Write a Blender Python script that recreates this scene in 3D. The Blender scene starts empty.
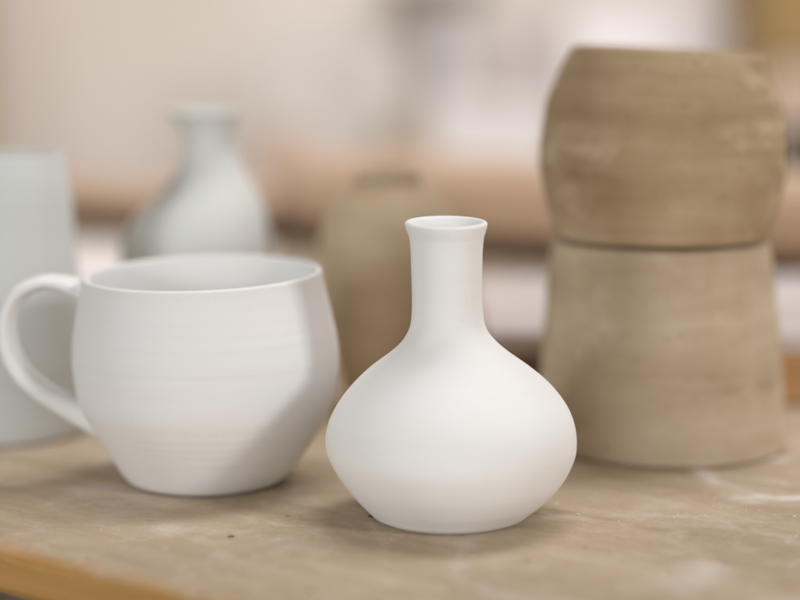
import bpy, bmesh, math, random
from mathutils import Vector, Matrix, noise
random.seed(7)
sc = bpy.context.scene
COL = sc.collection
R = math.radians
F = 1889.0; CAMZ = 0.174; PITCH = math.atan(270.0/F)

# ------------------------------------------------------------------ helpers
def ray(px, py):
    u = (px-400)/F; v = (300-py)/F
    c, s = math.cos(PITCH), math.sin(PITCH)
    return Vector((u, c + v*s, -s + v*c))
def on_depth(px, py, Y):
    d = ray(px, py); t = Y/d.y
    return Vector((d.x*t, Y, CAMZ + d.z*t))
def on_table(px, py, z=0.0):
    d = ray(px, py); t = (z-CAMZ)/d.z
    return Vector((d.x*t, d.y*t, z))
def tag(o, label=None, cat=None, group=None, kind=None):
    if label: o['label'] = label
    if cat: o['category'] = cat
    if group: o['group'] = group
    if kind: o['kind'] = kind
    return o
def link(name, bm, mat, parent=None, smooth=True):
    me = bpy.data.meshes.new(name)
    bmesh.ops.recalc_face_normals(bm, faces=bm.faces[:])
    bm.to_mesh(me); bm.free()
    for p in me.polygons: p.use_smooth = smooth
    me.materials.append(mat)
    o = bpy.data.objects.new(name, me); COL.objects.link(o)
    if parent: o.parent = parent
    return o
def empty(name, loc):
    o = bpy.data.objects.new(name, None); COL.objects.link(o); o.location = loc
    o.empty_display_size = 0.02
    return o
def catmull(pts, n):
    out = []
    m = len(pts)
    for i in range(m-1):
        p0 = pts[max(i-1,0)]; p1 = pts[i]; p2 = pts[i+1]; p3 = pts[min(i+2,m-1)]
        for k in range(n):
            t = k/n
            out.append(tuple(0.5*((2*b)+(c-a)*t+(2*a-5*b+4*c-d)*t*t+(3*b-a-3*c+d)*t**3) for a,b,c,d in zip(p0,p1,p2,p3)))
    out.append(tuple(pts[-1]))
    return out
def rows_to_profile(rows, Y0, n=6, x0=None):
    """silhouette widths measured on the axis plane -> (radius, height, axis drift)"""
    prof = []
    for (y, xl, xr) in rows:
        a = on_depth(xl, y, Y0); b = on_depth(xr, y, Y0)
        prof.append(((b.x-a.x)/2, a.z, (a.x+b.x)/2))
    X0 = prof[-1][2]
    prof = [(r, z, x-X0) for r, z, x in prof]       # rows run from the rim down
    prof = prof[::-1]
    z0 = prof[0][1]; zt = prof[-1][1]
    prof = [(r, (z-z0)*zt/(zt-z0), x) for r, z, x in prof]
    return catmull(prof, n), X0
def lathe(bm, prof, seg=128, warp=None, wob=0.006):
    rings = []; sd = 7.3*len(prof)
    for (r, z, cx) in prof:
        ring = []
        for k in range(seg):
            a = 2*math.pi*k/seg
            q = r*(1 + wob*noise.noise(Vector((math.cos(a)*0.9+sd, math.sin(a)*0.9, z*25))))
            x = q*math.cos(a); y = q*math.sin(a)
            dz = warp(x, y, z) if warp else 0
            ring.append(bm.verts.new((x+cx, y, z+dz)))
        rings.append(ring)
    for a, b in zip(rings, rings[1:]):
        for k in range(seg):
            bm.faces.new((a[k], a[(k+1)%seg], b[(k+1)%seg], b[k]))
    return rings
def cap(bm, ring, flip=False):
    c = Vector((0,0,0))
    for v in ring: c += v.co
    cv = bm.verts.new(c/len(ring)); n = len(ring)
    for k in range(n): bm.faces.new((ring[k], ring[(k+1)%n], cv))
def vessel(bm, outer, wall, floor, lip_r, warp=None, foot_round=0.0015, seg=128, wob=0.006):
    """outer: (r,z,cx) from foot to rim. adds rounded foot, rounded lip, inner wall."""
    r0, z0, c0 = outer[0]
    pts = [(r0-0.008, 0.0008, c0), (r0-0.0045, 0.0, c0), (r0-foot_round, 0.0, c0), (r0-0.0003, foot_round*0.6, c0)]
    pts += [(r, z, c) for r, z, c in outer if z > foot_round]
    rt, zt, ct = outer[-1]
    for k in range(1, 8):                       # rounded lip
        a = math.pi*k/8
        pts.append((rt - lip_r + lip_r*math.cos(a), zt + lip_r*math.sin(a)*0.9, ct))
    # inner wall
    inner = []
    for i in range(len(outer)-1, -1, -1):
        r, z, c = outer[i]
        if z < floor + 0.004: break
        w = 2*lip_r + (wall-2*lip_r)*min(1, (zt-z)/0.02)
        # thickness normal to slope
        j = max(i-1, 0); k = min(i+1, len(outer)-1)
        dr = outer[k][0]-outer[j][0]; dz = outer[k][1]-outer[j][1]
        L = math.hypot(dr, dz) or 1
        nr, nz = dz/L, -dr/L
        inner.append((max(r - w*nr, 0.002), z - w*nz, c))
    zz = zt
    for p in inner:
        if p[1] < zz and p[1] > floor+0.003:
            pts.append(p); zz = p[1]
    rl, zl, cl = pts[-1]
    for k in range(1, 6):
        t = k/5
        pts.append((rl*(1-0.25*t), zl + (floor-zl)*(1-(1-t)**2), cl))
    rings = lathe(bm, pts, seg, warp, wob)
    cap(bm, rings[0]); cap(bm, rings[-1])
    return rings
def box(bm, x0, x1, y0, y1, z0, z1, bev=0.002, seg=2, M=None):
    r = bmesh.ops.create_cube(bm, size=1.0)
    vs = r['verts']
    for v in vs:
        v.co = Vector(((x0+x1)/2 + v.co.x*(x1-x0), (y0+y1)/2 + v.co.y*(y1-y0), (z0+z1)/2 + v.co.z*(z1-z0)))
        if M: v.co = M @ v.co
    if bev > 0:
        es = list({e for v in vs for e in v.link_edges})
        bmesh.ops.bevel(bm, geom=es, offset=bev, segments=seg, affect='EDGES', profile=0.5)

# ------------------------------------------------------------------ materials
class NT:
    def __init__(s, name, rough=0.85, spec=0.3):
        s.m = bpy.data.materials.new(name); s.m.use_nodes = True
        s.t = s.m.node_tree; s.b = s.t.nodes['Principled BSDF']
        s.b.inputs['Roughness'].default_value = rough
        s.b.inputs['Specular IOR Level'].default_value = spec
        s.tc = s.t.nodes.new('ShaderNodeTexCoord')
    def n(s, typ, **kw):
        nd = s.t.nodes.new(typ)
        for k, v in kw.items(): setattr(nd, k, v)
        return nd
    def l(s, a, b): s.t.links.new(a, b)
    def mapping(s, scale=(1,1,1), rot=(0,0,0), loc=(0,0,0)):
        m = s.n('ShaderNodeMapping'); m.inputs['Scale'].default_value = scale
        m.inputs['Rotation'].default_value = rot; m.inputs['Location'].default_value = loc
        s.l(s.tc.outputs['Object'], m.inputs['Vector']); return m.outputs['Vector']
    def noise(s, vec, scale, detail=4, rough=0.55, dist=0.0):
        n = s.n('ShaderNodeTexNoise'); n.inputs['Scale'].default_value = scale
        n.inputs['Detail'].default_value = detail; n.inputs['Roughness'].default_value = rough
        n.inputs['Distortion'].default_value = dist
        s.l(vec, n.inputs['Vector']); return n.outputs['Fac']
    def ramp(s, fac, stops):
        r = s.n('ShaderNodeValToRGB'); e = r.color_ramp.elements
        e[0].position, e[0].color = stops[0][0], (*stops[0][1], 1)
        e[1].position, e[1].color = stops[-1][0], (*stops[-1][1], 1)
        for p, c in stops[1:-1]:
            x = e.new(p); x.color = (*c, 1)
        s.l(fac, r.inputs['Fac']); return r.outputs['Color']
    def g(s, fac, a, b):       # grey ramp
        r = s.n('ShaderNodeMapRange'); r.interpolation_type = 'SMOOTHSTEP'
        r.inputs['From Min'].default_value = a; r.inputs['From Max'].default_value = b
        s.l(fac, r.inputs['Value']); return r.outputs['Result']
    def math(s, op, a, b=None):
        m = s.n('ShaderNodeMath', operation=op)
        for i, x in enumerate((a, b)):
            if x is None: continue
            if isinstance(x, (int, float)): m.inputs[i].default_value = x
            else: s.l(x, m.inputs[i])
        return m.outputs[0]
    def mix(s, fac, a, b, mode='MIX'):
        m = s.n('ShaderNodeMix', data_type='RGBA', blend_type=mode)
        if isinstance(fac, (int, float)): m.inputs['Factor'].default_value = fac
        else: s.l(fac, m.inputs['Factor'])
        for k, x in (('A', a), ('B', b)):
            i = [q for q in m.inputs if q.name == k and q.type == 'RGBA'][0]
            if isinstance(x, tuple): i.default_value = (*x, 1)
            else: s.l(x, i)
        return [q for q in m.outputs if q.type == 'RGBA'][0]
    def bump(s, h, strength, dist, prev=None):
        b = s.n('ShaderNodeBump'); b.inputs['Strength'].default_value = strength
        b.inputs['Distance'].default_value = dist
        s.l(h, b.inputs['Height'])
        if prev: s.l(prev, b.inputs['Normal'])
        return b.outputs['Normal']
    def out(s, color, normal=None):
        if isinstance(color, tuple): s.b.inputs['Base Color'].default_value = (*color, 1)
        else: s.l(color, s.b.inputs['Base Color'])
        if normal: s.l(normal, s.b.inputs['Normal'])
        return s.m

def porcelain(name, base, warm, ring=0.25, seed=0.0):
    t = NT(name, 0.78, 0.25)
    v = t.mapping(loc=(seed, seed*.7, 0))
    big = t.noise(v, 22, 3, 0.5)
    c = t.mix(t.g(big, 0.42, 0.75), base, warm)
    rings = t.noise(t.mapping((6,6,330), loc=(seed,0,seed)), 1, 3, 0.6)
    c = t.mix(t.g(rings, 0.5, 0.8), c, tuple(x*0.98 for x in warm))
    spk = t.noise(v, 700, 2, 0.5)
    c = t.mix(t.g(spk, 0.70, 0.78), c, tuple(x*0.9 for x in warm))
    fine = t.noise(v, 1500, 3, 0.6)
    n = t.bump(rings, ring, 0.0006)
    n = t.bump(fine, 0.12, 0.0002, n)
    t.b.inputs['Subsurface Weight'].default_value = 0.0
    return t.out(c, n)

def stoneware(name, dark, mid, light, seed=0.0, streak=0.6):
    t = NT(name, 0.9, 0.2)
    v = t.mapping(loc=(seed, seed, seed))
    a = t.noise(t.mapping((9,9,60), loc=(seed,0,0)), 1, 5, 0.6, 0.3)
    b = t.noise(v, 17, 4, 0.55)
    f = t.math('ADD', t.math('MULTIPLY', a, streak), t.math('MULTIPLY', b, 1-streak))
    c = t.ramp(f, [(0.34, dark), (0.5, mid), (0.66, light)])
    smd = t.noise(t.mapping((26,26,40), loc=(seed*2.7,3,1.6)), 1, 4, 0.6, 0.2)
    c = t.mix(t.math('MULTIPLY', t.g(smd, 0.54, 0.76), 0.42), c, tuple(min(1, x*1.35+0.07) for x in light))
    dk = t.noise(v, 420, 2, 0.5)
    c = t.mix(t.math('MULTIPLY', t.g(dk, 0.64, 0.72), 0.5), c, tuple(x*0.6 for x in dark))
    n = t.bump(t.noise(t.mapping((5,5,260)), 1, 3, 0.6), 0.5, 0.0008)
    n = t.bump(t.noise(v, 600, 3), 0.3, 0.0004, n)
    return t.out(c, n)

M_vase  = porcelain('unglazed_porcelain', (0.78,0.78,0.775), (0.775,0.76,0.745), 0.12, 0.3)
M_mug   = porcelain('unglazed_porcelain_mug', (0.765,0.765,0.76), (0.765,0.745,0.725), 0.08, 2.1)
M_cup   = porcelain('cool_white_clay', (0.60,0.62,0.605), (0.575,0.585,0.565), 0.3, 4.2)
M_bvase = porcelain('cool_white_clay_vase', (0.61,0.62,0.60), (0.59,0.595,0.57), 0.3, 5.6)
M_bowlU = stoneware('raw_stoneware_upper', (0.26,0.172,0.095), (0.36,0.258,0.155), (0.45,0.35,0.235), 1.7, 0.5)
M_bowlL = stoneware('raw_stoneware_lower', (0.36,0.265,0.17), (0.49,0.39,0.275), (0.58,0.49,0.375), 6.3, 0.45)
M_olive = stoneware('olive_stoneware', (0.40,0.30,0.19), (0.46,0.355,0.235), (0.52,0.42,0.295), 12.4)

# table direction: long edge runs from far left to near right
E1 = on_table(0, 546); E2 = on_table(204, 597)
tdir = (E2-E1).normalized(); tn = Vector((-tdir.y, tdir.x, 0))
if tn.y < 0: tn = -tn
TANG = math.atan2(tdir.y, tdir.x)

def table_mat():
    t = NT('dusty_worn_wood', 0.75, 0.25)
    o = t.tc.outputs['Object']
    gr = t.noise(t.mapping((2.2,26,26)), 1, 6, 0.6, 0.6)           # grain runs along the board
    gr2 = t.noise(t.mapping((7,150,60)), 1, 4, 0.6, 0.3)
    blot = t.noise(t.mapping((8,12,8), loc=(3,1,0)), 1, 5, 0.6, 0.4)
    dust = t.mix(t.g(gr, 0.3, 0.72), (0.40,0.295,0.19), (0.56,0.45,0.33))
    dust = t.mix(t.math('MULTIPLY', t.g(blot, 0.42, 0.68), 0.6), dust, (0.355,0.28,0.19))
    bl2 = t.noise(t.mapping((19,22,10), loc=(8,4,0)), 1, 6, 0.65, 0.8)
    dust = t.mix(t.math('MULTIPLY', t.g(bl2, 0.52, 0.75), 0.7), dust, (0.60,0.525,0.44))
    dust = t.mix(t.math('MULTIPLY', t.g(gr2, 0.55, 0.8), 0.30), dust, (0.30,0.22,0.15))
    # smeared slip: wiped streaks and thin scratches
    sm = t.noise(t.mapping((55,14,20), rot=(0,0,0.9), loc=(2,6,0)), 1, 5, 0.7, 1.6)
    smk = t.noise(t.mapping((9,9,9), loc=(5,5,0)), 1, 2, 0.5)
    dust = t.mix(t.math('MULTIPLY', t.math('MULTIPLY', t.g(sm, 0.58, 0.74), t.g(smk, 0.48, 0.62)), 0.55), dust, (0.72,0.68,0.63))
    # ring-like wipe marks of dry slip at the right
    for (px, py, rad, wid, amt) in ((790, 478, 0.034, 0.0030, 0.8), (748, 500, 0.0, 0.0050, 0.6), (790, 458, 0.045, 0.0012, 0.5), (640, 560, 0.06, 0.003, 0.25), (690, 572, 0.0, 0.009, 0.3), (100, 490, 0.0, 0.012, 0.4), (165, 528, 0.0, 0.007, 0.35)):
        p = on_table(px, py) - ORG
        p = Matrix.Rotation(-TANG, 3, 'Z') @ p
        vm = t.n('ShaderNodeVectorMath', operation='DISTANCE')
        wob = t.n('ShaderNodeTexNoise'); wob.inputs['Scale'].default_value = 30
        t.l(o, wob.inputs['Vector'])
        ad = t.n('ShaderNodeVectorMath', operation='MULTIPLY_ADD')
        t.l(wob.outputs['Color'], ad.inputs[0]); ad.inputs[1].default_value = (0.014,)*3; t.l(o, ad.inputs[2])
        t.l(ad.outputs['Vector'], vm.inputs[0]); vm.inputs[1].default_value = (p.x+0.007, p.y+0.007, 0.007)
        d = t.math('ABSOLUTE', t.math('SUBTRACT', vm.outputs['Value'], rad))
        m = t.g(d, wid*2.2, wid*0.2)
        brk = t.noise(t.mapping((45,45,45), loc=(rad*99,0,0)), 1, 5, 0.7)
        m = t.math('MULTIPLY', t.math('MULTIPLY', m, t.g(brk, 0.40, 0.62)), amt)
        dust = t.mix(m, dust, (0.78,0.75,0.72))
    mot = t.noise(t.mapping((60,95,60), loc=(4,2,0)), 1, 7, 0.72, 0.5)
    dust = t.mix(t.math('MULTIPLY', t.g(mot, 0.47, 0.66), 0.28), dust, (0.67,0.59,0.49))
    dust = t.mix(t.math('MULTIPLY', t.g(mot, 0.46, 0.30), 0.25), dust, (0.25,0.175,0.105))
    fsp = t.noise(t.mapping((500,700,500)), 1, 4, 0.7)
    dust = t.mix(t.math('MULTIPLY', t.g(fsp, 0.42, 0.7), 0.22), dust, (0.30,0.21,0.13))
    # dark pits
    pit = t.noise(t.mapping((90,130,90), loc=(1,7,0)), 1, 2, 0.5)
    dust = t.mix(t.math('MULTIPLY', t.g(pit, 0.70, 0.76), 0.7), dust, (0.12,0.07,0.05))
    wood = t.mix(t.g(gr, 0.3, 0.7), (0.36,0.175,0.045), (0.52,0.29,0.095))
    sep = t.n('ShaderNodeSeparateXYZ'); t.l(o, sep.inputs[0])
    edge = t.math('ADD', sep.outputs['Z'], t.math('MULTIPLY', t.math('SUBTRACT', t.noise(t.mapping((30,60,30)), 1, 4), 0.5), 0.006))
    side = t.g(edge, -0.0014, -0.0034)
    yy = t.math('ADD', sep.outputs['Y'], t.math('MULTIPLY', t.noise(t.mapping((16,60,16)), 1, 4), 0.016))
    worn = t.math('MULTIPLY', t.g(yy, 0.016, 0.004), 0.8)
    c = t.mix(worn, dust, wood)
    c = t.mix(side, c, wood)
    n = t.bump(gr2, 0.25, 0.0008); n = t.bump(t.noise(t.mapping((220,220,220)), 1, 5, 0.65), 0.35, 0.0006, n)
    n = t.bump(bl2, 0.3, 0.001, n)
    return t.out(c, n)

def wood_mat(name, a, b, sc_=(3,30,30), rough=0.7):
    t = NT(name, rough, 0.25)
    g = t.noise(t.mapping(sc_), 1, 5, 0.6, 0.6)
    g2 = t.noise(t.mapping(tuple(x*4 for x in sc_)), 1, 3)
    c = t.mix(t.g(g, 0.3, 0.7), a, b)
    c = t.mix(t.math('MULTIPLY', t.g(g2, 0.5, 0.8), 0.35), c, tuple(x*0.6 for x in a))
    return t.out(c, t.bump(g, 0.3, 0.001))
def plain_mat(name, a, b, scale=12, rough=0.85):
    t = NT(name, rough, 0.2)
    g = t.noise(t.mapping(), scale, 5, 0.6)
    c = t.mix(t.g(g, 0.35, 0.65), a, b)
    return t.out(c, t.bump(t.noise(t.mapping(), scale*12, 4), 0.3, 0.001))

# ------------------------------------------------------------------ table
ORG = E1.copy()
M_table = table_mat()
table = empty('work_table', (ORG.x, ORG.y, 0)); table.rotation_euler.z = TANG
tag(table, 'worn wooden work table dusted with pale dry clay, orange bare edge at lower left', 'table')
WID = 0.90; LX0, LX1 = -1.2, 1.3
bm = bmesh.new()
# long worn front edge: cross-section with an irregular chamfer
N = 520
prev = None
for i in range(N+1):
    x = LX0 + (LX1-LX0)*i/N
    ch = 0.0030 + 0.0022*noise.noise(Vector((x*22, 0, 3))) + 0.0010*noise.noise(Vector((x*90, 5, 0)))
    dip = 0.0007*noise.noise(Vector((x*60, 9, 1)))
    sec = [(ch*2.6, 0), (ch*1.6, -0.0002+dip*0.3), (ch*0.8, -ch*0.28+dip), (ch*0.25, -ch*0.7), (0, -ch*1.4), (0.0004, -0.010), (0, -0.0145), (0.0012, -0.0168), (0.004, -0.0175)]
    ring = [bm.verts.new((x, y, z)) for y, z in sec]
    back = [bm.verts.new((x, WID, 0)), bm.verts.new((x, WID, -0.0175))]
    cur = ring + back
    if prev:
        for a in range(len(sec)-1):
            bm.faces.new((prev[a], prev[a+1], cur[a+1], cur[a]))
        bm.faces.new((prev[-2], prev[0], cur[0], cur[-2]))
        bm.faces.new((prev[-1], prev[-2], cur[-2], cur[-1]))
        bm.faces.new((prev[-3], prev[-1], cur[-1], cur[-3]))
    else:
        bm.faces.new(cur[:9] + [cur[10], cur[9]])
    prev = cur
bm.faces.new(prev[:9] + [prev[10], prev[9]])
link('tabletop', bm, M_table, table, smooth=False)
M_leg = wood_mat('table_leg_wood', (0.12,0.07,0.035), (0.18,0.11,0.06), (30,30,3))
for lx in (LX0+0.08, LX1-0.08):
    for ly in (0.10, WID-0.06):
        bm = bmesh.new(); box(bm, lx-0.03, lx+0.03, ly-0.03, ly+0.03, -0.90, -0.0178, 0.003)
        link('leg', bm, M_leg, table, smooth=False)

# ------------------------------------------------------------------ bud vase (in focus)
def px_scale(Y): return Y/F
Y = on_table(451, 517).y
rows = [(224,404.5,487.5),(228,405.6,486.6),(233,407.6,485.2),(238.5,409.4,483.8),(252,410.6,482.6),(270,411.2,482.2),(290,411.8,482.2),(305,411.9,482.6),(322.5,410.8,484.7),
        (333,407.3,489.2),(343.5,400.3,498.5),(354,388.8,511.3),(368,370.2,531),(382,355.3,548),(396,343.4,560.5),(410,334.2,569.4),
        (425,327.8,574.6),(440.8,325.4,576.2),(456.5,328.8,574),(477.5,340.8,563.5),(495,354.5,548.3),(507,366,534),(517,376,521)]
prof, X = rows_to_profile(rows, Y, 6)
rtop = prof[-1][1]
bm = bmesh.new()
vessel(bm, prof, 0.0036, 0.006, 0.0011, warp=lambda x,y,z: 0.055*y*max(0,(z-0.09)/0.02)**1 if z > 0.09 else 0, seg=192, wob=0.003)
vase = link('bud_vase', bm, M_vase); vase.location = (X, Y, 0)
tag(vase, 'small matte white bud vase with squat round body and narrow flared neck, sharp in front', 'vase')

# ------------------------------------------------------------------ mug with handle
Y = on_table(205, 480).y
rows = [(274.6,82.5,322),(283,81.6,323.6),(294,79.8,326),(315,76.6,331),(336,74.4,335.8),(357.5,74,338.6),(378.7,76.3,338.4),(400,80.3,334),(421,91.2,325.6),
        (442.5,104.3,312.7),(463.7,117.8,298),(475,125.8,288),(482,133,279)]
prof, X = rows_to_profile(rows, Y, 6)
mzt = prof[-1][1]
prof = [(r + 0.00003*math.sin(z*1500+2*math.sin(z*300))*max(0, 1-abs(z-0.022)/0.014) + 0.000012*math.sin(z*700+3*math.sin(z*190)), z, c) for r, z, c in catmull(prof, 3)]
mw = lambda x,y,z: (0.024*x + 0.026*y)*max(0,(z-0.045)/(mzt-0.045))**1.5 if z > 0.045 else 0
mug = empty('wide_mug', (X, Y, 0))
tag(mug, 'wide round white mug with open rim and looped handle, left of the bud vase', 'mug')
bm = bmesh.new()
vessel(bm, prof, 0.0042, 0.007, 0.0012, warp=mw, seg=192)
link('body', bm, M_mug, mug)
# handle: a pulled strap swept along the measured loop
cl = [(87,290,10.2,6.2),(78,288,8.8,5.9),(60,282.5,6.4,5.8),(42,282,6.2,6.0),(22,291,6.6,6.1),(10.5,308,6.8,6.0),(7,330,7.4,5.8),(11,353,8,5.5),(24,375,8.4,5.3),(47,394,8.8,5.4),(70,407,10,5.7),(90,416.5,12,6.2),(106,424,13,6.5)]
pts = []
for (px, py, hw, wd) in cl:
    p = on_depth(px, py, Y-0.004) - Vector((X, Y, 0))
    pts.append((p.x, p.y, p.z, hw*1.18*Y/F, wd*0.001*1.3))
pts = catmull(pts, 8)
bm = bmesh.new(); prev = None
for i, p in enumerate(pts):
    a = Vector(pts[max(i-1,0)][:3]); b = Vector(pts[min(i+1,len(pts)-1)][:3])
    T = (b-a).normalized(); W = Vector((0.10,1,0)); W = (W - T*W.dot(T)).normalized(); Nn = T.cross(W)
    ring = []
    for k in range(28):
        an = 2*math.pi*k/28; cc, ss = math.cos(an), math.sin(an)
        e = 0.78
        u = math.copysign(abs(cc)**e, cc)*p[4]; v = math.copysign(abs(ss)**0.9, ss)*p[3]
        ring.append(bm.verts.new(Vector(p[:3]) + W*u + Nn*v))
    if prev:
        for k in range(28): bm.faces.new((prev[k], prev[(k+1)%28], ring[(k+1)%28], ring[k]))
    else: cap(bm, ring)
    prev = ring
cap(bm, prev)
link('handle', bm, M_mug, mug)

# ------------------------------------------------------------------ tall cup at the left edge
Y = on_table(5, 430).y
rows = [(157,-53,63),(170,-56,66),(185,-59,69),(212,-62,72),(240,-65,74.5),(280,-70,79.5),(330,-75,85),(380,-79,89),(415,-80.5,91),(430,-80,90)]
prof, X = rows_to_profile(rows, Y, 6)
bm = bmesh.new(); vessel(bm, prof, 0.004, 0.007, 0.0013, seg=128, foot_round=0.002)
o = link('tall_cup', bm, M_cup); o.location = (X, Y, 0)
tag(o, 'tall pale grey tapered cup at the left edge, behind the mug handle', 'cup')

# ------------------------------------------------------------------ white vase behind the mug
Y = 0.88
rows = [(112.5,166.5,243),(118,171,240),(126,177.5,236.5),(144,184.2,234),(159,182.5,239),(177,172.5,249),(195,156,259),(210,140,264.5),(228,127,267.5),(248,120.5,268),
        (280,124,264),(310,137,251),(340,149,238),(372,160,226),(398,167,219)]
prof, X = rows_to_profile(rows, Y, 6)
bm = bmesh.new(); vessel(bm, prof, 0.004, 0.007, 0.0012, seg=96)
o = link('flared_vase', bm, M_bvase); o.location = (X, Y, 0)
tag(o, 'blurred pale grey-white vase with flared lip and round shoulders, standing behind the mug', 'vase')

# ------------------------------------------------------------------ olive stoneware bottle
Y = 0.87
rows = [(171,357,419),(175,354,421.5),(182,353.5,422),(188,349,426),(194,341,434),(203,332.5,444),(215,325.5,452),(235,320,460),(260,318.5,463),(285,320.5,461),(320,326.5,455),(350,333,449),(385,341,441),(405,347,435)]
prof, X = rows_to_profile(rows, Y, 6)
bm = bmesh.new(); vessel(bm, prof, 0.004, 0.007, 0.0014, seg=96)
o = link('stoneware_bottle', bm, M_olive); o.location = (X, Y, 0)
tag(o, 'blurred olive-brown clay bottle with short wide neck, between the mug and the bud vase', 'bottle')

# ------------------------------------------------------------------ stacked bowls
Y = on_table(660, 442).y
rows = [(239.5,553,768),(260,550.5,770.5),(290,547,774),(325,544,777),(360,541.5,780),(390,540,781.8),(420,538.8,783.2),(442,538.5,783.8)]
prof, XL = rows_to_profile(rows, Y, 6)
LH = prof[-1][1]
prof = [(r + 0.00022*math.sin(z*640+3*math.sin(z*170)), z, c) for r, z, c in prof]
# inverted: the foot closes the top, the rim stands on the table
bm = bmesh.new()
pts = [(prof[0][0]-0.004, 0.004, 0), (prof[0][0]-0.0035, 0.0005, 0), (prof[0][0]-0.002, 0.0, 0), (prof[0][0]-0.0005, 0.0010, 0)]
pts += [p for p in prof if p[1] > 0.0022 and p[1] < LH-0.0022]
rt, zt, ct = prof[-1]
pts += [(rt-0.0002, zt-0.0018, ct), (rt-0.0012, zt-0.0006, ct), (rt-0.003, zt, ct)]
rings = lathe(bm, pts, 160); cap(bm, rings[-1])
ins = [(prof[0][0]-0.004, 0.004, 0), (rt-0.005, zt-0.006, ct)]
r2 = lathe(bm, ins, 160); cap(bm, r2[-1])
bmesh.ops.remove_doubles(bm, verts=rings[0]+r2[0], dist=1e-6)
o = link('stoneware_cup', bm, M_bowlL); o.location = (XL, Y, 0)
tag(o, 'light brown unglazed clay pot upside down on the table, carrying a rounder one', 'pot', 'two stacked clay pots')
# upper bowl
zb = LH + 0.0002
def at(y): 
    return on_depth(660, y, Y).z
rows = [(53,575,765),(56,572,768.5),(61,569,771),(70,562.5,773.5),(83,556,776.5),(97,549.7,779),(118,544,782),(140,540.5,784),(155,539.3,784.4),(170,540,784),(181,541.2,783),(195,543.5,780.5),(207,546.8,777.2),(217,550,773.5),(227,553,770),(234.5,555.5,767),(238.5,557,765)]
raw = []
for (y, xl, xr) in rows[::-1]:
    a = on_depth(xl, y, Y); b = on_depth(xr, y, Y)
    raw.append(((b.x-a.x)/2, a.z, (a.x+b.x)/2-XL))
z0 = raw[0][1]
raw = [(r, z-z0, c) for r, z, c in raw]
UH = raw[-1][1]
prof = [(r + 0.00025*math.sin(z*560+3*math.sin(z*150)), z, c) for r, z, c in catmull(raw, 6)]
uw = lambda x,y,z: -0.046*x*max(0, (z-0.02)/(UH-0.02))**1.6 if z > 0.02 else 0
bm = bmesh.new()
r0, _, c0 = prof[0]; rt, zt, ct = prof[-1]
pts = [(r0-0.004, 0.006, c0), (r0-0.003, 0.0, c0), (r0-0.0012, 0.0003, c0)] + prof[1:] + [(rt-0.0012, zt+0.0006, ct), (rt-0.003, zt+0.0008, ct)]
rings = lathe(bm, pts, 160, uw); cap(bm, rings[-1])
ins = [(r0-0.004, 0.006, c0), (raw[8][0]-0.005, raw[8][1], 0), (rt-0.005, zt-0.008, ct)]
r2 = lathe(bm, ins, 160, uw); cap(bm, r2[-1])
bmesh.ops.remove_doubles(bm, verts=rings[0]+r2[0], dist=1e-6)
o = link('stoneware_bowl', bm, M_bowlU); o.location = (XL, Y, zb+0.0012)
tag(o, 'darker brown round-sided clay bowl upside down on top of the lower clay pot', 'bowl', 'two stacked clay pots')

# ------------------------------------------------------------------ boards, slabs and rails at the back of the table
M_oak = wood_mat('orange_plank_wood', (0.42,0.22,0.09), (0.55,0.32,0.15), (4,30,30))
M_plaster = plain_mat('pale_plaster', (0.52,0.455,0.43), (0.62,0.55,0.53), 14)
M_rail = wood_mat('rail_wood', (0.50,0.35,0.245), (0.59,0.44,0.325), (4,30,30))
M_gap_shade = wood_mat('rail_gap_shade', (0.035,0.016,0.008), (0.05,0.025,0.012), (4,30,30))  # near-black colour stands in for the shadow line under the rails
bm = bmesh.new(); box(bm, 0.105, 0.62, 0.868, 1.085, 0.0003, 0.024, 0.002)
o = link('wooden_plank', bm, M_oak, smooth=False)
tag(o, 'orange-brown wooden plank lying on the table behind the stacked clay pots', 'plank')
bm = bmesh.new(); box(bm, 0.040, 0.60, 0.872, 1.083, 0.0243, 0.034, 0.0015)
o = link('plaster_board', bm, M_plaster, smooth=False)
tag(o, 'pale pinkish plaster board resting on the orange plank behind the stacked pots', 'board')
M_plaster2 = plain_mat('white_plaster', (0.74,0.68,0.65), (0.80,0.75,0.72), 14)
bm = bmesh.new(); box(bm, -0.40, -0.10, 1.12, 1.44, 0.0003, 0.013, 0.002)
o = link('plaster_slab', bm, M_plaster2, smooth=False)
tag(o, 'pale plaster slab lying on the table between the tall cup and the flared vase', 'slab')

def rail(name, xa, xb, h, label):
    # bottom line runs through these two table points
    A = on_table(95, 236); B = on_table(790, 289)
    d = (B-A).normalized(); nn = Vector((-d.y, d.x, 0))
    ang = math.atan2(d.y, d.x)
    o = empty(name, (A.x, A.y, 0)); o.rotation_euler.z = ang
    def along(px):
        a = math.atan2((px-400)/F, 1.0)
        r = ray(px, 236); r.z = 0
        # intersect the ray's ground track with the line
        M = Matrix(((r.x, -d.x), (r.y, -d.y))).inverted()
        return (M @ Vector((A.x, A.y)))[1]
    s0, s1 = along(xa), along(xb)
    bm = bmesh.new(); box(bm, s0, s1, 0, 0.070, 0.017, h, min(0.026, (h-0.017)*0.49), 10); link('beam', bm, M_rail, o, smooth=False)
    bm = bmesh.new(); box(bm, s0+0.004, s1-0.004, 0.02, 0.05, 0.0003, 0.0168, 0.0); link('shade_strip', bm, M_gap_shade, o, smooth=False)  # recessed strip added to draw the contact shadow below the beam
    tag(o, label, 'rail')
rail('low_rail', -420, 262, 0.046, 'low brown wooden rail at the back of the table, left behind the flared vase')
rail('high_rail', 266, 1250, 0.078, 'higher orange-brown wooden rail at the back of the table, behind the stacked pots')

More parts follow.
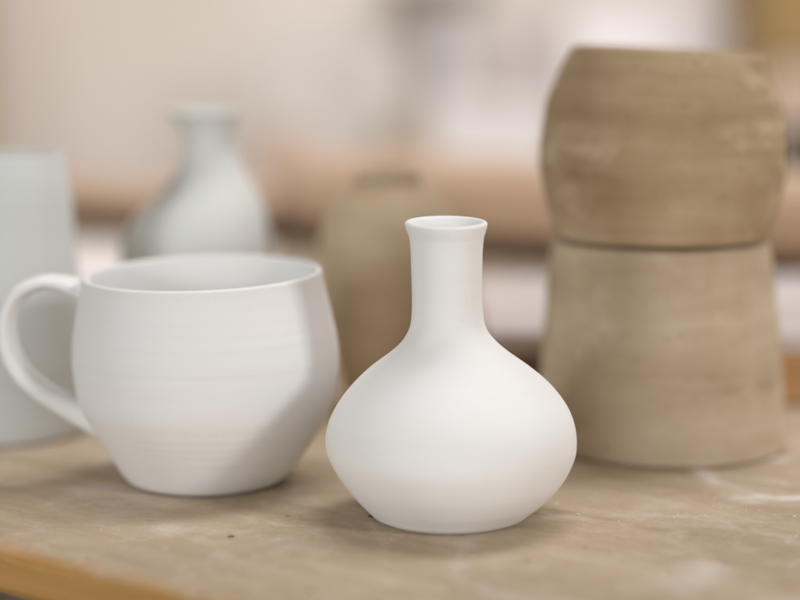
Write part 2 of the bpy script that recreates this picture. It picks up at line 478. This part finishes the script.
# ------------------------------------------------------------------ room behind (far out of focus)
M_wall = plain_mat('warm_white_plaster_wall', (0.72,0.655,0.59), (0.79,0.73,0.67), 1.6)
M_floor = plain_mat('dark_floor', (0.010,0.006,0.004), (0.016,0.010,0.006), 3)
bm = bmesh.new(); box(bm, -4, 4, 3.2, 3.35, -0.9, 2.0, 0); tag(link('wall', bm, M_wall, smooth=False), kind='structure')
bm = bmesh.new(); box(bm, -4, 4, -2.5, 3.2, -1.0, -0.9, 0); tag(link('floor', bm, M_floor, smooth=False), kind='structure')
CB = -0.17
M_counter = wood_mat('counter_wood', (0.55,0.40,0.30), (0.62,0.48,0.38))
bench = empty('back_counter', (0, 2.6, -0.9)); tag(bench, 'long pale wooden counter far behind the table, holding blurred pots', 'counter')
bm = bmesh.new(); box(bm, -2, 2, -0.35, 0.35, 0.69, 0.73, 0.003); link('countertop', bm, M_counter, bench, smooth=False)
for lx in (-1.9, 1.9):
    bm = bmesh.new(); box(bm, lx-0.04, lx+0.04, -0.3, 0.3, 0.0, 0.688, 0.003); link('side_panel', bm, M_counter, bench, smooth=False)

def far_pot(name, px, ytop, halfpx, Yd, mat, label, cat, shape='jar'):
    top = on_depth(px, ytop, Yd); r = halfpx*Yd/F; H = top.z-CB
    if shape == 'jar': pr = [(0.6,0),(0.85,0.2),(1.0,0.45),(0.95,0.65),(0.7,0.85),(0.55,0.93),(0.62,1.0)]
    else: pr = [(0.97,0),(1,0.05),(1,0.5),(1,0.9),(0.97,1.0)]
    prof = catmull([(r*a, H*b, 0.0) for a, b in pr], 5)
    bm = bmesh.new(); vessel(bm, prof, 0.005, 0.01, 0.002, seg=48)
    o = link(name, bm, mat); o.location = (top.x, Yd, CB); tag(o, label, cat); return o
M_peach = plain_mat('peach_clay', (0.60,0.40,0.29), (0.66,0.46,0.34))
M_brown = plain_mat('brown_clay', (0.38,0.27,0.18), (0.44,0.32,0.22))
far_pot('terracotta_jar', 287, 128, 27, 2.45, M_peach, 'blurred peach terracotta jar far behind, between the flared vase and the olive bottle', 'jar')
far_pot('brown_jar', 398, 128, 34, 2.45, M_brown, 'blurred brown jar far behind, rising over the olive bottle', 'jar')
M_white = plain_mat('white_card', (0.80,0.76,0.74), (0.84,0.80,0.78), 6)
M_greyb = plain_mat('grey_tin', (0.52,0.50,0.49), (0.58,0.56,0.55))
M_mauve = plain_mat('mauve_tin', (0.52,0.46,0.45), (0.58,0.52,0.51))
def far_box(name, xl, xr, yt, yb, Yd, dep, mat, label, cat, zb=None, lid=True):
    a = on_depth(xl, yt, Yd); b = on_depth(xr, yt, Yd)
    z0 = on_depth(xl, yb, Yd).z if zb is None else zb
    c = empty(name, ((a.x+b.x)/2, Yd, z0)); w = (b.x-a.x)/2; h = a.z-z0
    bm = bmesh.new(); box(bm, -w, w, 0, dep, 0, h-0.02, 0.003); link('box_body', bm, mat, c, smooth=False)
    bm = bmesh.new(); box(bm, -w-0.003, w+0.003, -0.003, dep+0.003, h-0.0198, h, 0.003); link('lid', bm, mat, c, smooth=False)
    tag(c, label, cat); return c, z0+h
wb, wtop = far_box('white_box', 432, 556, 104, 0, 2.45, 0.22, M_white, 'blurred white lidded box far behind, above the neck of the bud vase', 'box', zb=CB+0.0005)
def far_tin(name, px, half, yt, Yd, mat, label):
    top = on_depth(px, yt, Yd); r = half*Yd/F; H = top.z-wtop
    bm = bmesh.new(); vessel(bm, catmull([(r*a, H*b, 0.0) for a,b in [(0.97,0),(1,0.05),(1,0.5),(1,0.9),(0.9,0.97),(0.88,1.0)]], 5), 0.003, 0.01, 0.0015, seg=48)
    o = link(name, bm, mat); o.location = (top.x, Yd, wtop+0.0003); tag(o, label, 'tin')
far_tin('grey_tin', 443, 22, 8, 2.54, M_greyb, 'blurred blue-grey tin standing on the left end of the white box')
far_tin('mauve_tin', 532, 22, 30, 2.54, M_mauve, 'blurred mauve-grey tin standing on the right end of the white box')
# white panel, cabinet, dark pot, post, shelf
M_panel = plain_mat('white_panel', (0.86,0.82,0.83), (0.88,0.84,0.85), 4)
pa = on_depth(572, 8, 2.7); pb = on_depth(728, 8, 2.7)
bm = bmesh.new(); box(bm, pa.x, pb.x, 2.7, 2.715, CB+0.0005, pa.z, 0.002)
tag(link('picture_board', bm, M_panel, smooth=False), 'blurred white panel standing upright behind the top clay bowl', 'panel')
M_gboard = plain_mat('grey_white_board', (0.64,0.62,0.585), (0.69,0.67,0.635), 4)
pa = on_depth(262, 40, 2.8); pb = on_depth(405, 40, 2.8)
bm = bmesh.new(); box(bm, pa.x, pb.x, 2.8, 2.815, CB+0.0005, pa.z, 0.002)
tag(link('leaning_board', bm, M_gboard, smooth=False), 'blurred grey-white board standing far behind the olive bottle and the flared vase', 'board')
M_gold = wood_mat('golden_brown_wood', (0.32,0.20,0.08), (0.40,0.27,0.12), (14,14,3))
cab = empty('wooden_cabinet', (on_depth(756,0,2.5).x, 2.5, CB+0.0005)); tag(cab, 'blurred golden brown wooden cabinet at the upper right edge', 'cabinet')
bm = bmesh.new(); box(bm, 0, 0.5, 0.02, 0.3, 0, 0.62, 0.003); link('carcass', bm, M_gold, cab, smooth=False)
bm = bmesh.new(); box(bm, 0.01, 0.49, 0, 0.019, 0.30, 0.61, 0.003); link('door', bm, M_gold, cab, smooth=False)
bm = bmesh.new(); box(bm, 0.01, 0.49, 0, 0.019, 0.01, 0.295, 0.003); link('drawer', bm, M_counter, cab, smooth=False)
M_dark = plain_mat('dark_grey_glaze', (0.03,0.03,0.035), (0.05,0.05,0.055))
far_pot('dark_jar', 806, 130, 30, 2.3, M_dark, 'blurred dark grey jar at the right edge beside the top clay bowl', 'jar', 'tin')
M_post = wood_mat('post_wood', (0.36,0.26,0.13), (0.44,0.33,0.18), (20,20,3))
p = on_depth(-40, 100, 2.9)
bm = bmesh.new(); box(bm, p.x-0.04, p.x+0.035, 2.9, 2.97, -0.9, 1.9, 0.004)
tag(link('wooden_post', bm, M_post, smooth=False), 'blurred ochre wooden post at the upper left edge', 'post')
sh = on_depth(425, -5, 2.95)
M_shelf = wood_mat('shelf_wood', (0.20,0.16,0.12), (0.26,0.21,0.16))
bm = bmesh.new(); box(bm, sh.x-0.05, sh.x+0.10, 3.0, 3.198, sh.z, sh.z+0.03, 0.002)
tag(link('wall_shelf', bm, M_shelf, smooth=False), 'blurred dark brown wall shelf along the top edge of the picture', 'shelf')

# ------------------------------------------------------------------ clay crumbs and chips on the table
M_crumb = plain_mat('dry_clay_crumb', (0.62,0.55,0.44), (0.75,0.70,0.62), 300)
bm = bmesh.new()
def crumb(px, py, s):
    p = on_table(px, py)
    r = bmesh.ops.create_icosphere(bm, subdivisions=1, radius=s)
    q = Matrix.Rotation(random.random()*6, 3, 'Z')
    for v in r['verts']:
        c = v.co.copy(); c = Vector((c.x*random.uniform(0.7,1.3), c.y*random.uniform(0.7,1.3), c.z*random.uniform(0.4,0.7)))
        v.co = q @ c + p + Vector((0,0,s*0.3))
for k in range(70):
    crumb(random.gauss(690, 45), random.gauss(508, 9), random.uniform(0.0001, 0.00045))
for k in range(90):
    crumb(random.uniform(-40, 860), random.uniform(460, 620), random.uniform(0.0001, 0.0004))
for q in ((794,517),(556,504),(578,515)): crumb(*q, 0.0007)
tag(link('clay_crumbs', bm, M_crumb, smooth=False), 'tiny pale crumbs of dry clay scattered over the table', 'crumbs', kind='stuff')
M_chip = plain_mat('dark_clay_chip', (0.09,0.05,0.04), (0.14,0.08,0.06), 300)
for (px, py, s, lab) in ((231,537,0.0008,'largest dark brown speck on the table, in front of the mug'),
                    (371,517,0.0008,'dark speck on the table beside the left foot of the bud vase'),):
    bm = bmesh.new()
    r = bmesh.ops.create_icosphere(bm, subdivisions=2, radius=s)
    for v in r['verts']:
        v.co = Vector((v.co.x*1.4, v.co.y*0.9, v.co.z*0.5))*(1+0.9*noise.noise(v.co*1400+Vector((px,py,0))))
    o = link('clay_chip', bm, M_chip); o.location = on_table(px, py) + Vector((0,0,s*0.2)); tag(o, lab, 'clay chip', 'dark specks on the table')

# ------------------------------------------------------------------ light
w = bpy.data.worlds.new('World'); sc.world = w; w.use_nodes = True
bg = w.node_tree.nodes['Background']; bg.inputs['Color'].default_value = (1.0, 0.93, 0.86, 1); bg.inputs['Strength'].default_value = 0.42
def area(name, loc, target, size, power, color):
    L = bpy.data.lights.new(name, 'AREA'); L.shape = 'RECTANGLE'; L.size, L.size_y = size
    L.energy = power; L.color = color
    o = bpy.data.objects.new(name, L); COL.objects.link(o); o.location = loc
    o.rotation_euler = (Vector(target)-Vector(loc)).to_track_quat('-Z', 'Y').to_euler(); return o
wt = w.node_tree; tc = wt.nodes.new('ShaderNodeTexCoord'); sp = wt.nodes.new('ShaderNodeSeparateXYZ'); rp = wt.nodes.new('ShaderNodeValToRGB')
wt.links.new(tc.outputs['Generated'], sp.inputs[0]); wt.links.new(sp.outputs['Z'], rp.inputs['Fac']); wt.links.new(rp.outputs['Color'], bg.inputs['Color'])
e = rp.color_ramp.elements        # the dim brown ceiling of the room above, brighter walls and windows around
e[0].position, e[0].color = 0.0, (0.95, 0.77, 0.58, 1); e[1].position, e[1].color = 0.75, (0.42, 0.33, 0.25, 1)
x = e.new(0.25); x.color = (1.0, 0.83, 0.66, 1)
bg.inputs['Strength'].default_value = 0.43
area('window_light', (1.70, -0.80, 0.93), (0, 0.72, 0.05), (0.34, 0.34), 21.5, (0.97, 0.985, 1.0))
area('front_fill', (0.05, -1.1, 0.30), (0, 1.0, 0.05), (1.2, 0.4), 5.0, (0.88, 0.95, 1.0))  # added soft fill from low in front, not a known window
area('left_window', (-1.35, -0.82, 0.46), (0, 0.75, 0.05), (0.38, 0.36), 15, (0.88, 0.95, 1.0))
area('back_wall_fill', (0.6, 1.3, 1.9), (-0.1, 3.1, 0.1), (1.6, 1.0), 50, (0.97, 0.97, 1.0))  # added lamp that brightens the wall and pots behind the table

# ------------------------------------------------------------------ camera
cam = bpy.data.cameras.new('camera'); co = bpy.data.objects.new('camera', cam); COL.objects.link(co)
co.location = (0, 0, CAMZ); co.rotation_euler = (math.pi/2-PITCH, 0, 0)
cam.sensor_width = 36; cam.lens = F/800*36; cam.clip_start = 0.02; cam.clip_end = 50
cam.dof.use_dof = True; cam.dof.focus_distance = 0.675; cam.dof.aperture_fstop = 2.6
sc.camera = co
sc.view_settings.view_transform = 'Standard'; sc.view_settings.look = 'None'; sc.view_settings.gamma = 1; sc.view_settings.exposure = 0
sc.cycles.use_denoising = True
sc.cycles.max_bounces = 8
